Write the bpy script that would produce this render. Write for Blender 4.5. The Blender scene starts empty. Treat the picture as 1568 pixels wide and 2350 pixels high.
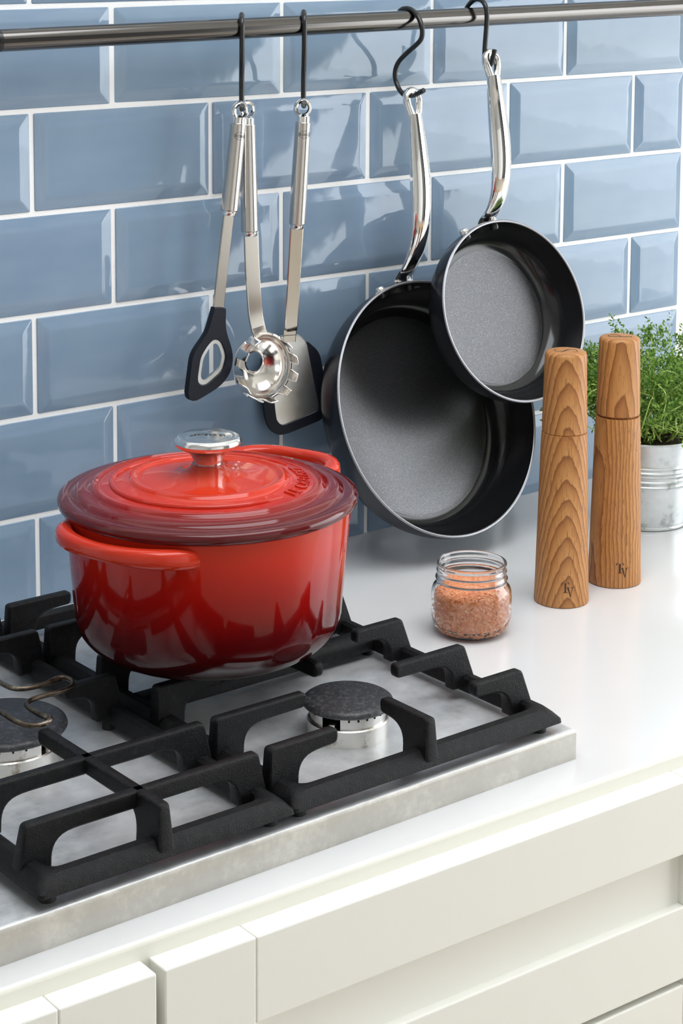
import bpy, bmesh, math, random
from mathutils import Vector, Matrix, noise as mnoise

scene = bpy.context.scene
COL = scene.collection
R = math.radians
PI = math.pi
random.seed(7)

# ------------------------------------------------------------------ camera
cam_d = bpy.data.cameras.new('camera'); cam = bpy.data.objects.new('camera', cam_d); COL.objects.link(cam)
cam.location = (-1.0403, -1.6728, 0.6788)
cam.rotation_euler = (1.4422, -0.0046, -0.6721)
cam_d.sensor_fit = 'VERTICAL'; cam_d.sensor_height = 36.0
cam_d.lens = 4562.63 * 36.0 / 2350
cam_d.shift_x = -1.23 / 2350; cam_d.shift_y = -764.5 / 2350
cam_d.clip_start = 0.05
scene.camera = cam

# ------------------------------------------------------------------ world, exposure
w = bpy.data.worlds.new('world'); scene.world = w; w.use_nodes = True
bg = w.node_tree.nodes['Background']
bg.inputs[0].default_value = (0.93, 0.965, 1.0, 1); bg.inputs[1].default_value = 8.5
scene.view_settings.view_transform = 'Standard'; scene.view_settings.look = 'None'
scene.view_settings.exposure = -0.55; scene.view_settings.gamma = 1.0
scene.view_settings.use_curve_mapping = False
cy = scene.cycles
cy.use_denoising = True
try: cy.denoiser = 'OPENIMAGEDENOISE'
except Exception: pass
cy.max_bounces = 12; cy.diffuse_bounces = 5; cy.glossy_bounces = 5; cy.transmission_bounces = 10
cy.transparent_max_bounces = 8; cy.sample_clamp_indirect = 6.0; cy.caustics_reflective = False

def portal(loc, rot, sx, sy):
    l = bpy.data.lights.new('daylight_portal', 'AREA'); l.shape = 'RECTANGLE'; l.size = sx; l.size_y = sy
    l.cycles.is_portal = True
    o = bpy.data.objects.new('daylight_portal', l); o.location = loc; o.rotation_euler = rot; COL.objects.link(o)

# room measures (z = 0 is the worktop)
RX, LX_, FY, FZ, CZ = 2.4, -2.4, -3.5, -0.9, 1.65
WY0, WY1, WZ0, WZ1 = -2.93, -0.55, -0.88, 1.45      # glazing of the right wall
SX0, SX1, SY0, SY1 = -.75, .70, -1.40, -.40      # roof light
portal(((SX0 + SX1) / 2, (SY0 + SY1) / 2, CZ + .02), (0, 0, 0), SX1 - SX0, SY1 - SY0)
portal((RX, (WY0 + WY1) / 2, (WZ0 + WZ1) / 2), (0, R(90), 0), WZ1 - WZ0, WY1 - WY0)

# ------------------------------------------------------------------ materials
def lin(c):
    return tuple((v / 12.92 if v <= .04045 else ((v + .055) / 1.055) ** 2.4) for v in [k / 255 for k in c])
def mat(name, col=(.8, .8, .8), rough=.5, metal=0., **kw):
    m = bpy.data.materials.new(name); m.use_nodes = True
    b = m.node_tree.nodes['Principled BSDF']
    b.inputs['Base Color'].default_value = (*col, 1); b.inputs['Roughness'].default_value = rough
    b.inputs['Metallic'].default_value = metal
    for k, v in kw.items(): b.inputs[k.replace('_', ' ')].default_value = v
    return m
def nd(m, t, **kw):
    n = m.node_tree.nodes.new(t)
    for k, v in kw.items():
        if k.startswith('i_'):
            n.inputs[k[2:].replace('_', ' ')].default_value = v
        else: setattr(n, k, v)
    return n
def lk(m, a, b): m.node_tree.links.new(a, b)
def bsdf(m): return m.node_tree.nodes['Principled BSDF']
def ramp(m, fac, stops, interp='LINEAR'):
    r = nd(m, 'ShaderNodeValToRGB'); r.color_ramp.interpolation = interp
    e = r.color_ramp.elements
    while len(e) < len(stops): e.new(.5)
    for k, (p, c) in enumerate(stops):
        e[k].position = p; e[k].color = (*c, 1) if len(c) == 3 else c
    lk(m, fac, r.inputs[0]); return r
def coords(m, scale=(1, 1, 1), rot=(0, 0, 0), loc=(0, 0, 0), out='Object'):
    t = nd(m, 'ShaderNodeTexCoord'); mp = nd(m, 'ShaderNodeMapping')
    mp.inputs['Scale'].default_value = scale; mp.inputs['Rotation'].default_value = rot; mp.inputs['Location'].default_value = loc
    lk(m, t.outputs[out], mp.inputs[0]); return mp.outputs[0]
def noise(m, vec, scale, detail=3, rough=.5, dist=0.):
    n = nd(m, 'ShaderNodeTexNoise'); n.inputs['Scale'].default_value = scale; n.inputs['Detail'].default_value = detail
    n.inputs['Roughness'].default_value = rough; n.inputs['Distortion'].default_value = dist
    lk(m, vec, n.inputs['Vector']); return n.outputs['Fac']
def bump(m, h, strength=.1, dist=.001):
    b = nd(m, 'ShaderNodeBump'); b.inputs['Strength'].default_value = strength; b.inputs['Distance'].default_value = dist
    lk(m, h, b.inputs['Height']); lk(m, b.outputs[0], bsdf(m).inputs['Normal']); return b
def mixc(m, fac, a, b, mode='MIX'):
    x = nd(m, 'ShaderNodeMix', data_type='RGBA', blend_type=mode)
    for k, v in ((0, fac), (6, a), (7, b)):
        if hasattr(v, 'is_linked'): lk(m, v, x.inputs[k])
        else: x.inputs[k].default_value = v if k == 0 else (*v, 1)
    return x.outputs[2]
def mth(m, op, a, b=None):
    x = nd(m, 'ShaderNodeMath', operation=op)
    for k, v in ((0, a), (1, b)):
        if v is None: continue
        if hasattr(v, 'is_linked'): lk(m, v, x.inputs[k])
        else: x.inputs[k].default_value = v
    return x.outputs[0]

# glazed tile
M_tile = mat('blue_glaze', (.24, .335, .45), .05)
v = coords(M_tile, out='Generated')
oi = nd(M_tile, 'ShaderNodeObjectInfo')
n1 = noise(M_tile, v, 2.5, 2)
c = ramp(M_tile, n1, [(.3, (.200, .285, .395)), (.7, (.240, .325, .43))])
c2 = mixc(M_tile, mth(M_tile, 'MULTIPLY', oi.outputs['Random'], .35), c.outputs[0], (.22, .315, .40))
lk(M_tile, c2, bsdf(M_tile).inputs['Base Color'])
vo = coords(M_tile)
add = nd(M_tile, 'ShaderNodeVectorMath', operation='ADD'); lk(M_tile, vo, add.inputs[0]); lk(M_tile, oi.outputs['Location'], add.inputs[1])
bump(M_tile, noise(M_tile, add.outputs[0], 26, 2, .5), .35, .0012)
M_grout = mat('white_grout', (.88, .88, .87), .9)
bump(M_grout, noise(M_grout, coords(M_grout), 900, 3), .5, .0006)
M_plaster = mat('white_plaster', (.85, .85, .84), .8)
# worktop
M_top = mat('white_worktop', (.84, .84, .835), .22, Coat_Weight=.2, Coat_Roughness=.08)
v = coords(M_top)
c = ramp(M_top, noise(M_top, v, 4, 3), [(.3, (.735, .735, .735)), (.7, (.775, .775, .78))]); lk(M_top, c.outputs[0], bsdf(M_top).inputs['Base Color'])
M_edge = mat('cream_lipping', (.80, .79, .71), .35)
M_drawer = mat('cream_lacquer', (.845, .84, .785), .38)
bump(M_drawer, noise(M_drawer, coords(M_drawer), 300, 2), .03, .0005)
M_dark = mat('shadow_gap', (.25, .25, .23), .8)
# worn stainless
def steel(name, base, r0, r1, scr=True, stretch=(1, 1, 1), metal=1., lo=.62):
    m = mat(name, base, .3, metal)
    v = coords(m, stretch)
    n = noise(m, v, 9, 6, .65)
    n2 = noise(m, v, 60, 4, .6)
    mix = mth(m, 'ADD', mth(m, 'MULTIPLY', n, .7), mth(m, 'MULTIPLY', n2, .3))
    rr = nd(m, 'ShaderNodeMapRange'); lk(m, mix, rr.inputs[0])
    rr.inputs[1].default_value = .35; rr.inputs[2].default_value = .65; rr.inputs[3].default_value = r0; rr.inputs[4].default_value = r1
    lk(m, rr.outputs[0], bsdf(m).inputs['Roughness'])
    c = ramp(m, mix, [(.36, tuple(k * lo for k in base)), (.5, tuple(k * .93 for k in base)), (.66, tuple(min(1, k * 1.15) for k in base))])
    out = c.outputs[0]
    if scr:
        sv = coords(m, (5, 240, 1), (0, 0, R(37))); s1 = noise(m, sv, 6, 2, .5)
        sv2 = coords(m, (4, 300, 1), (0, 0, R(-58))); s2 = noise(m, sv2, 5, 2, .5)
        sc = mth(m, 'ADD', mth(m, 'GREATER_THAN', s1, .665), mth(m, 'GREATER_THAN', s2, .67))
        out = mixc(m, mth(m, 'MULTIPLY', sc, .38), out, (.95, .95, .93))
    lk(m, out, bsdf(m).inputs['Base Color'])
    bump(m, n2, .08, .0006)
    return m
M_hob = steel('worn_stainless_steel', (.72, .735, .75), .34, .50, metal=.58)
M_hobfront = steel('weathered_steel_edge', (.63, .61, .56), .36, .52, False, (3, 3, 3), 1., .86)
M_brushed = mat('brushed_steel', (.62, .59, .555), .22, 1.)
bump(M_brushed, noise(M_brushed, coords(M_brushed, (600, 600, 8)), 3, 2), .06, .0003)
M_satin = mat('satin_steel', (.60, .555, .49), .22, 1.)
M_blade = mat('scuffed_steel_blade', (.70, .71, .71), .3, 1.)
v = coords(M_blade); c = ramp(M_blade, noise(M_blade, v, 22, 5, .6), [(.35, (.60, .58, .52)), (.6, (.76, .77, .78))]); lk(M_blade, c.outputs[0], bsdf(M_blade).inputs['Base Color'])
M_chrome = mat('polished_steel', (.87, .86, .84), .05, 1.)
M_knob = mat('polished_knob_steel', (.80, .80, .79), .15, 1.)
M_polish = mat('soft_polished_steel', (.87, .84, .80), .13, 1.)
M_alu = mat('burner_aluminium', (.75, .73, .69), .28, 1.)
v = coords(M_alu); c = ramp(M_alu, noise(M_alu, v, 45, 4, .7), [(.30, (.35, .27, .2)), (.42, (.75, .73, .69)), (.8, (.8, .79, .76))]); lk(M_alu, c.outputs[0], bsdf(M_alu).inputs['Base Color'])
M_iron = mat('cast_iron', (.010, .010, .011), .44, Specular_IOR_Level=.20)
v = coords(M_iron); n = noise(M_iron, v, 800, 3, .7); bump(M_iron, n, .6, .0011)
c = ramp(M_iron, noise(M_iron, v, 150, 5, .75), [(.45, (.005, .005, .006)), (.66, (.012, .0118, .0115)), (.78, (.07, .066, .06))]); lk(M_iron, c.outputs[0], bsdf(M_iron).inputs['Base Color'])
M_cap = mat('black_enamel_cap', (.025, .026, .03), .42)
v = coords(M_cap); bump(M_cap, noise(M_cap, v, 700, 3, .7), .3, .0005)
c = ramp(M_cap, noise(M_cap, v, 300, 4, .75), [(.5, (.022, .023, .027)), (.72, (.10, .10, .105))]); lk(M_cap, c.outputs[0], bsdf(M_cap).inputs['Base Color'])
M_black = mat('black_hole', (.01, .01, .01), .7)
M_rubber = mat('black_rubber', (.015, .015, .015), .7)
M_wire = mat('heat_stained_wire', (.20, .155, .115), .38, 1.)
v = coords(M_wire); c = ramp(M_wire, noise(M_wire, v, 60, 4, .7), [(.35, (.06, .045, .033)), (.55, (.15, .115, .085)), (.7, (.40, .36, .30))]); lk(M_wire, c.outputs[0], bsdf(M_wire).inputs['Base Color'])
M_silicone = mat('black_silicone', (.007, .009, .015), .42, Specular_IOR_Level=.25)
M_rail = mat('dark_nickel_rail', (.14, .132, .125), .17, 1.)
bump(M_rail, noise(M_rail, coords(M_rail, (4, 300, 300)), 2, 2), .04, .0003)
M_hook = mat('black_wire_hook', (.012, .012, .012), .25)
# non-stick pans
M_pan_in = mat('nonstick_wall', (.012, .0125, .014), .16)
M_pan_base = mat('speckled_nonstick_base', (.10, .10, .105), .30, .8)
v = coords(M_pan_base); sp = noise(M_pan_base, v, 1500, 2, .8)
c = ramp(M_pan_base, sp, [(.4, (.075, .075, .078)), (.62, (.115, .115, .12)), (.72, (.35, .35, .36))]); lk(M_pan_base, c.outputs[0], bsdf(M_pan_base).inputs['Base Color'])
bump(M_pan_base, sp, .12, .0004)
M_pan_out = mat('anodised_pan_outside', (.012, .014, .019), .24)
M_pan_rim = mat('bare_metal_rim', (.32, .32, .34), .35, .8)
# enamel
def enamel(name, kind):
    m = mat(name, (.4, .02, .01), .06, Specular_IOR_Level=.4)
    t = nd(m, 'ShaderNodeTexCoord'); s = nd(m, 'ShaderNodeSeparateXYZ'); lk(m, t.outputs['Object'], s.inputs[0])
    nz = noise(m, t.outputs['Object'], 14, 3)
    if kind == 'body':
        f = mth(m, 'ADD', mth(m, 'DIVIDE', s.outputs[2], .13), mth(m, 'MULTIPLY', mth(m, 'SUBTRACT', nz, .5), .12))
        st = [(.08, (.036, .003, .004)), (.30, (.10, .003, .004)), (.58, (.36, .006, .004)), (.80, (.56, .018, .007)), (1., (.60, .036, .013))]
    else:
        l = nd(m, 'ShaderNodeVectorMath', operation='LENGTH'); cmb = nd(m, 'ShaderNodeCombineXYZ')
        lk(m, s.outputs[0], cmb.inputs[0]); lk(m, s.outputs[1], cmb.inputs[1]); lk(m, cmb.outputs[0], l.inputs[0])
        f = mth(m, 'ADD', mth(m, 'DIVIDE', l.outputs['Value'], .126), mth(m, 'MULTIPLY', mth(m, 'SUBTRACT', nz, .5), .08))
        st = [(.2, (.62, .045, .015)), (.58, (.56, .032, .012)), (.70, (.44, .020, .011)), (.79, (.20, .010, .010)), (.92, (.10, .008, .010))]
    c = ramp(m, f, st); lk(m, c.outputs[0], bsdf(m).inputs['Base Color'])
    bump(m, noise(m, t.outputs['Object'], 40, 2), .06, .001)
    return m
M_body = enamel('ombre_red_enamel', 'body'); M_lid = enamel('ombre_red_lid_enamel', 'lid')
M_red = mat('red_enamel', (.58, .034, .012), .06, Specular_IOR_Level=.4)
M_ink = mat('engraved_dark', (.06, .06, .06), .5)
# wood
def wood(name, tilt, back, seed, side=.0, scale=62):
    m = mat(name, (.4, .2, .08), .5)
    v1 = coords(m, (1, 1, 1), (0, 0, R(129)))
    mp = nd(m, 'ShaderNodeMapping'); lk(m, v1, mp.inputs[0])
    mp.inputs['Rotation'].default_value = (0, -tilt, 0); mp.inputs['Location'].default_value = (-back, side + .003 * math.sin(seed * 5), 0)
    st = nd(m, 'ShaderNodeVectorMath', operation='MULTIPLY'); lk(m, v1, st.inputs[0]); st.inputs[1].default_value = (1, 1, .35)
    sh = nd(m, 'ShaderNodeVectorMath', operation='ADD'); lk(m, st.outputs[0], sh.inputs[0]); sh.inputs[1].default_value = (seed, seed * 2, seed * 3)
    nz = nd(m, 'ShaderNodeTexNoise'); nz.inputs['Scale'].default_value = 38; nz.inputs['Detail'].default_value = 4
    lk(m, sh.outputs[0], nz.inputs['Vector'])
    sub = nd(m, 'ShaderNodeVectorMath', operation='SUBTRACT'); lk(m, nz.outputs['Color'], sub.inputs[0]); sub.inputs[1].default_value = (.5, .5, .5)
    scl = nd(m, 'ShaderNodeVectorMath', operation='SCALE'); lk(m, sub.outputs[0], scl.inputs[0]); scl.inputs['Scale'].default_value = .010
    ad = nd(m, 'ShaderNodeVectorMath', operation='ADD'); lk(m, mp.outputs[0], ad.inputs[0]); lk(m, scl.outputs[0], ad.inputs[1])
    wv = nd(m, 'ShaderNodeTexWave', wave_type='RINGS', rings_direction='Z', wave_profile='SAW')
    wv.inputs['Scale'].default_value = scale; wv.inputs['Distortion'].default_value = 0; wv.inputs['Detail'].default_value = 0
    lk(m, ad.outputs[0], wv.inputs['Vector'])
    c = ramp(m, wv.outputs['Fac'], [(0, (.23, .080, .018)), (.06, (.56, .265, .082)), (.45, (.50, .225, .064)), (.8, (.38, .150, .038)), (.95, (.26, .090, .021))])
    pv = coords(m, (1, 1, .06)); pores = noise(m, pv, 1000, 2, .6)
    pm = mth(m, 'MULTIPLY', mth(m, 'GREATER_THAN', pores, .60), mth(m, 'SUBTRACT', 1.15, wv.outputs['Fac']))
    out = mixc(m, mth(m, 'MULTIPLY', pm, .6), c.outputs[0], (.11, .045, .016))
    lk(m, out, bsdf(m).inputs['Base Color'])
    bump(m, mth(m, 'SUBTRACT', 1., pores), .2, .0006)
    return m
M_wood1 = wood('cathedral_grain_wood', .22, .060, 1.)
M_wood1c = wood('knotty_grain_wood', .20, .052, 2.3)
M_wood2 = wood('straight_grain_wood', .01, .05, 3.1, .13, 80)
M_wood2c = wood('flame_grain_wood', .085, .055, 4.2, scale=50)
M_burn = mat('burnt_mark', (.045, .022, .011), .7)
# jar, lentils, plant
M_glass = mat('clear_glass', (1, 1, 1), .0, Transmission_Weight=1., IOR=1.45)
M_lentil = mat('red_lentil', (.75, .25, .09), .5)
gi = nd(M_lentil, 'ShaderNodeNewGeometry'); c = ramp(M_lentil, gi.outputs['Random Per Island'], [(0, (.74, .23, .07)), (.5, (.83, .32, .14)), (1, (.90, .46, .24))])
lk(M_lentil, c.outputs[0], bsdf(M_lentil).inputs['Base Color'])
M_zinc = mat('galvanised_zinc', (.72, .75, .76), .38, .85)
v = coords(M_zinc); c = ramp(M_zinc, noise(M_zinc, v, 38, 5, .7), [(.33, (.42, .44, .42)), (.45, (.70, .73, .74)), (.7, (.80, .83, .84))]); lk(M_zinc, c.outputs[0], bsdf(M_zinc).inputs['Base Color'])
M_soil = mat('potting_soil', (.05, .03, .018), .95)
v = coords(M_soil); c = ramp(M_soil, noise(M_soil, v, 260, 4, .7), [(.35, (.012, .008, .005)), (.6, (.07, .04, .022)), (.75, (.22, .13, .06))]); lk(M_soil, c.outputs[0], bsdf(M_soil).inputs['Base Color'])
bump(M_soil, noise(M_soil, v, 300, 4, .7), 1., .004)
M_stem = mat('thyme_stem', (.48, .62, .16), .5, Subsurface_Weight=.0)
M_leaf = mat('thyme_leaf', (.10, .22, .03), .5)
gi = nd(M_leaf, 'ShaderNodeNewGeometry'); c = ramp(M_leaf, gi.outputs['Random Per Island'], [(0, (.06, .14, .02)), (.5, (.17, .33, .045)), (1, (.38, .55, .12))])
lk(M_leaf, c.outputs[0], bsdf(M_leaf).inputs['Base Color'])
tr = nd(M_leaf, 'ShaderNodeBsdfTranslucent'); lk(M_leaf, c.outputs[0], tr.inputs[0])
ms = nd(M_leaf, 'ShaderNodeMixShader'); ms.inputs[0].default_value = .4
lk(M_leaf, bsdf(M_leaf).outputs[0], ms.inputs[1]); lk(M_leaf, tr.outputs[0], ms.inputs[2])
lk(M_leaf, ms.outputs[0], M_leaf.node_tree.nodes['Material Output'].inputs[0])
M_floor = mat('pale_oak_floor', (.52, .45, .36), .5)
M_roomwall = mat('grey_room_wall', (.52, .52, .51), .8)
M_darkrefl = mat('dark_reflection_grey', (.07, .07, .072), .5)  # dark tone put on unseen surfaces to darken what pan and tiles mirror
M_ceiling = mat('white_ceiling', (.85, .85, .84), .85)
M_terrace = mat('pale_terrace', (.78, .77, .74), .8)

# ------------------------------------------------------------------ mesh helpers
def obj(name, vs, fs, m, parent=None, smooth=True, sharp=40):
    me = bpy.data.meshes.new(name); me.from_pydata([tuple(q) for q in vs], [], fs); me.update()
    return link(name, me, m, parent, smooth, sharp)
def link(name, me, m, parent=None, smooth=True, sharp=40):
    bm = bmesh.new(); bm.from_mesh(me); bmesh.ops.recalc_face_normals(bm, faces=bm.faces[:])
    for f in bm.faces: f.smooth = smooth
    if smooth:
        for e in bm.edges:
            if len(e.link_faces) == 2:
                a0, a1 = sorted(f.calc_area() for f in e.link_faces)
                if e.calc_face_angle(0) > R(sharp) or (a1 > 14 * a0 and len(bm.faces) < 1500 and e.calc_face_angle(0) > R(1)): e.smooth = False
    bm.to_mesh(me); bm.free()
    if m: me.materials.append(m)
    o = bpy.data.objects.new(name, me); COL.objects.link(o)
    if parent: o.parent = parent
    return o
def tag(o, label, cat, group=None, kind=None):
    o['label'] = label; o['category'] = cat
    if group: o['group'] = group
    if kind: o['kind'] = kind
    return o
def struct(o): o['kind'] = 'structure'; return o
def thing(name, loc, label, cat, group=None, mtx=None):
    o = bpy.data.objects.new(name, None); o.empty_display_size = .02; COL.objects.link(o)
    if mtx is not None: o.matrix_world = mtx
    else: o.location = loc
    return tag(o, label, cat, group)
def grid(rows, close_u=True, cap0=False, cap1=False):
    n = len(rows[0]); vs = [q for r in rows for q in r]; fs = []
    for i in range(len(rows) - 1):
        for j in range(n if close_u else n - 1):
            k = (j + 1) % n
            fs.append((i * n + j, i * n + k, (i + 1) * n + k, (i + 1) * n + j))
    if cap0: fs.append(tuple(range(n - 1, -1, -1)))
    if cap1: fs.append(tuple((len(rows) - 1) * n + j for j in range(n)))
    return vs, fs
def lathe(name, prof, m, parent=None, n=64, loc=(0, 0, 0), sharp=40, cap0=False, cap1=False, mtx=None):
    rows = []
    for r, z in prof:
        r = max(r, 1e-5)
        rows.append([Vector((r * math.cos(2 * PI * j / n), r * math.sin(2 * PI * j / n), z)) for j in range(n)])
    if mtx is not None: rows = [[mtx @ q for q in r] for r in rows]
    else: rows = [[q + Vector(loc) for q in r] for r in rows]
    vs, fs = grid(rows, True, cap0, cap1)
    return obj(name, vs, fs, m, parent, True, sharp)
def catmull(pts, k=6, closed=False):
    pts = [Vector(q) for q in pts]; out = []; n = len(pts)
    for i in range(n if closed else n - 1):
        if closed: p0, p1, p2, p3 = pts[i - 1], pts[i], pts[(i + 1) % n], pts[(i + 2) % n]
        else: p0, p1, p2, p3 = pts[max(i - 1, 0)], pts[i], pts[i + 1], pts[min(i + 2, n - 1)]
        for j in range(k):
            t = j / k
            out.append(.5 * ((2 * p1) + (p2 - p0) * t + (2 * p0 - 5 * p1 + 4 * p2 - p3) * t * t + (3 * p1 - p0 - 3 * p2 + p3) * t ** 3))
    if not closed: out.append(pts[-1].copy())
    return out
def sweep(path, sec, closed=False, up=None):
    """sec(i, n) -> list of (a, b) offsets in the frame normal to the path"""
    path = [Vector(q) for q in path]; n = len(path); rows = []
    prev = None
    for i, q in enumerate(path):
        t = (path[(i + 1) % n] - path[i - 1]) if closed else (path[min(i + 1, n - 1)] - path[max(i - 1, 0)])
        t.normalize()
        if up is not None: a = Vector(up) - t * t.dot(Vector(up)); a.normalize()
        elif prev is None:
            a = t.orthogonal().normalized()
        else:
            a = prev - t * t.dot(prev); a.normalize()
        prev = a; b = t.cross(a)
        rows.append([q + a * x + b * y for x, y in sec(i, n)])
    if closed: rows.append(rows[0])
    return rows
def circ(r, k=10): return [(r * math.cos(2 * PI * j / k), r * math.sin(2 * PI * j / k)) for j in range(k)]
def tube(name, path, r, m, parent=None, k=10, closed=False, mtx=None):
    f = (lambda i, n: circ(r, k)) if not callable(r) else (lambda i, n: circ(r(i / max(n - 1, 1)), k))
    rows = sweep(path, f, closed)
    vs, fs = grid(rows, True, not closed, not closed)
    if mtx is not None: vs = [mtx @ q for q in vs]
    return obj(name, vs, fs, m, parent, True, 50)
def box(name, a, b, m, parent=None, bev=.0, seg=2):
    bm = bmesh.new(); bmesh.ops.create_cube(bm, size=1)
    for q in bm.verts: q.co = Vector([(a[i] + b[i]) / 2 + q.co[i] * (b[i] - a[i]) for i in range(3)])
    if bev: bmesh.ops.bevel(bm, geom=bm.edges[:], offset=bev, segments=seg, affect='EDGES', profile=.5)
    me = bpy.data.meshes.new(name); bm.to_mesh(me); bm.free()
    return link(name, me, m, parent, bool(bev), 30)
def prism_bm(bm, poly, frame, d0, d1, bev=0., seg=2):
    """poly of (s, t); frame (o, es, et, en); extruded from d0 to d1 along en"""
    o, es, et, en = [Vector(q) for q in frame]
    v0 = [bm.verts.new(o + es * s + et * t + en * d0) for s, t in poly]
    v1 = [bm.verts.new(o + es * s + et * t + en * d1) for s, t in poly]
    n = len(poly); fs = [bm.faces.new(v0[::-1]), bm.faces.new(v1)]
    for i in range(n): fs.append(bm.faces.new((v0[i], v0[(i + 1) % n], v1[(i + 1) % n], v1[i])))
    if bev:
        es_ = set()
        for f in fs[:2]: es_.update(f.edges)
        bmesh.ops.bevel(bm, geom=list(es_), offset=bev, segments=seg, affect='EDGES', profile=.5)
def prism(name, poly, frame, d0, d1, m, parent=None, bev=0., seg=2, sharp=35):
    bm = bmesh.new(); prism_bm(bm, poly, frame, d0, d1, bev, seg)
    me = bpy.data.meshes.new(name); bm.to_mesh(me); bm.free()
    return link(name, me, m, parent, True, sharp)
def rrect(x0, x1, y0, y1, r, n=5):
    out = []
    for cx, cy_, a0 in ((x1 - r, y1 - r, 0), (x0 + r, y1 - r, 90), (x0 + r, y0 + r, 180), (x1 - r, y0 + r, 270)):
        for j in range(n + 1):
            a = R(a0 + 90 * j / n); out.append((cx + r * math.cos(a), cy_ + r * math.sin(a)))
    return out
def roundpoly(poly, r, n=4):
    out = []; k = len(poly)
    for i in range(k):
        p0, p1, p2 = Vector(poly[i - 1]), Vector(poly[i]), Vector(poly[(i + 1) % k])
        ri = r[i] if isinstance(r, (list, tuple)) else r
        if ri <= 0:
            out.append((p1.x, p1.y)); continue
        d0 = min(ri, (p0 - p1).length * .45); d1 = min(ri, (p2 - p1).length * .45)
        a = p1 + (p0 - p1).normalized() * d0; b = p1 + (p2 - p1).normalized() * d1
        for j in range(n + 1):
            t = j / n; q = a * (1 - t) ** 2 + p1 * 2 * t * (1 - t) + b * t * t; out.append((q.x, q.y))
    return out
def text_mesh(s, size):
    cu = bpy.data.curves.new('lettering', 'FONT'); cu.body = s; cu.size = size; cu.align_x = 'CENTER'; cu.resolution_u = 3
    o = bpy.data.objects.new('lettering', cu); COL.objects.link(o)
    dg = bpy.context.evaluated_depsgraph_get(); dg.update()
    me = bpy.data.meshes.new_from_object(o.evaluated_get(dg))
    COL.objects.unlink(o); bpy.data.objects.remove(o); bpy.data.curves.remove(cu)
    return me
def flat_text(name, s, size, fn, m, parent, thick=.0003, sub=1):
    me = text_mesh(s, size); bm = bmesh.new(); bm.from_mesh(me)
    bmesh.ops.triangulate(bm, faces=bm.faces[:])
    if sub: bmesh.ops.subdivide_edges(bm, edges=bm.edges[:], cuts=sub)
    r = bmesh.ops.extrude_face_region(bm, geom=bm.faces[:])
    top = set(q for q in r['geom'] if isinstance(q, bmesh.types.BMVert))
    for q in bm.verts: q.co = fn(q.co.x, q.co.y, thick if q in top else -.0004)
    bm.to_mesh(me); bm.free(); me.name = name; me.materials.clear()
    return link(name, me, m, parent, False)

# ------------------------------------------------------------------ the room
struct(box('floor', (-3, -4.2, FZ - .05), (RX + .1, .15, FZ), M_floor))
ce = bpy.data.objects.new('ceiling', None); COL.objects.link(ce); struct(ce)
for a, b in (((LX_, FY), (RX + .1, SY0)), ((LX_, SY1), (RX + .1, .12)), ((LX_, SY0), (SX0, SY1)), ((SX1, SY0), (RX + .1, SY1))):
    box('ceiling_board', (*a, CZ), (*b, CZ + .05), M_ceiling, ce)
struct(box('wall_left', (LX_ - .06, FY, FZ), (LX_, .12, CZ), M_roomwall))
struct(box('wall_front', (LX_, FY - .06, FZ), (RX + .1, FY, CZ), M_roomwall))
struct(box('reflection_panel_2', (1.0, FY, FZ), (RX, FY + .03, CZ), M_darkrefl, None, .004))  # unseen dark panel, added so the large pan's reflection turns dark
d1 = struct(box('reflection_panel_1', (-1.5, FY, FZ), (.95, FY + .03, 1.25), M_ceiling, None, .004))  # unseen white panel, added for the pale reflection on the pot
wr = bpy.data.objects.new('wall_right', None); COL.objects.link(wr); struct(wr)
box('pier', (RX, FY, FZ), (RX + .1, WY0, CZ), M_darkrefl, wr)  # out of view, darkened only for its reflection in the pan
box('pier', (RX, WY1, FZ), (RX + .1, .12, CZ), M_plaster, wr)
box('lintel', (RX, WY0, WZ1), (RX + .1, WY1, CZ), M_plaster, wr)
wf = bpy.data.objects.new('window_1', None); COL.objects.link(wf); struct(wf)
for y in (WY0 + .03, WY1 - .03): box('mullion', (RX + .02, y - .03, WZ0), (RX + .08, y + .03, WZ1), M_plaster, wf, .003)
for z in (WZ0 + .03, WZ1 - .03): box('transom', (RX + .02, WY0, z - .03), (RX + .08, WY1, z + .03), M_plaster, wf, .003)
struct(box('terrace_ground', (RX + .1, -9, FZ - .12), (12, 6, FZ - .05), M_terrace))

# tiled back wall
PX, PZ, Z1 = .2090, .1000, .4974
wall = struct(box('wall_back', (-1.3, -.0013, -.2), (PX * 4, .10, CZ), M_grout))
struct(box('wall_plaster', (PX * 4, .001, -.2), (RX + .1, .10, CZ), M_plaster))
struct(box('wall_plaster_side', (LX_, .001, FZ), (-1.3, .10, CZ), M_roomwall))
def tile_mesh(wd, ht):
    g, b, t0, t1 = .0025, .0125, .0022, .0058
    def ring(ix, y): return [(x, y, z) for x, z in rrect(-wd / 2 + ix, wd / 2 - ix, -ht / 2 + ix, ht / 2 - ix, .0016 if ix < .006 else .003, 3)]
    rows = [ring(g, .0), ring(g, -t0 + .0006), ring(g + .0006, -t0), ring(g + b - .001, -t1 + .0003), ring(g + b + .0012, -t1)]
    vs, fs = grid(rows, True, False, True)
    me = bpy.data.meshes.new('tile'); me.from_pydata(vs, [], fs)
    bm = bmesh.new(); bm.from_mesh(me); bmesh.ops.recalc_face_normals(bm, faces=bm.faces[:])
    for f in bm.faces: f.smooth = True
    for e in bm.edges:
        if len(e.link_faces) == 2 and e.calc_face_angle(0) > R(12): e.smooth = False
    bm.to_mesh(me); bm.free(); me.materials.append(M_tile); return me
tm = {}
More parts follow.
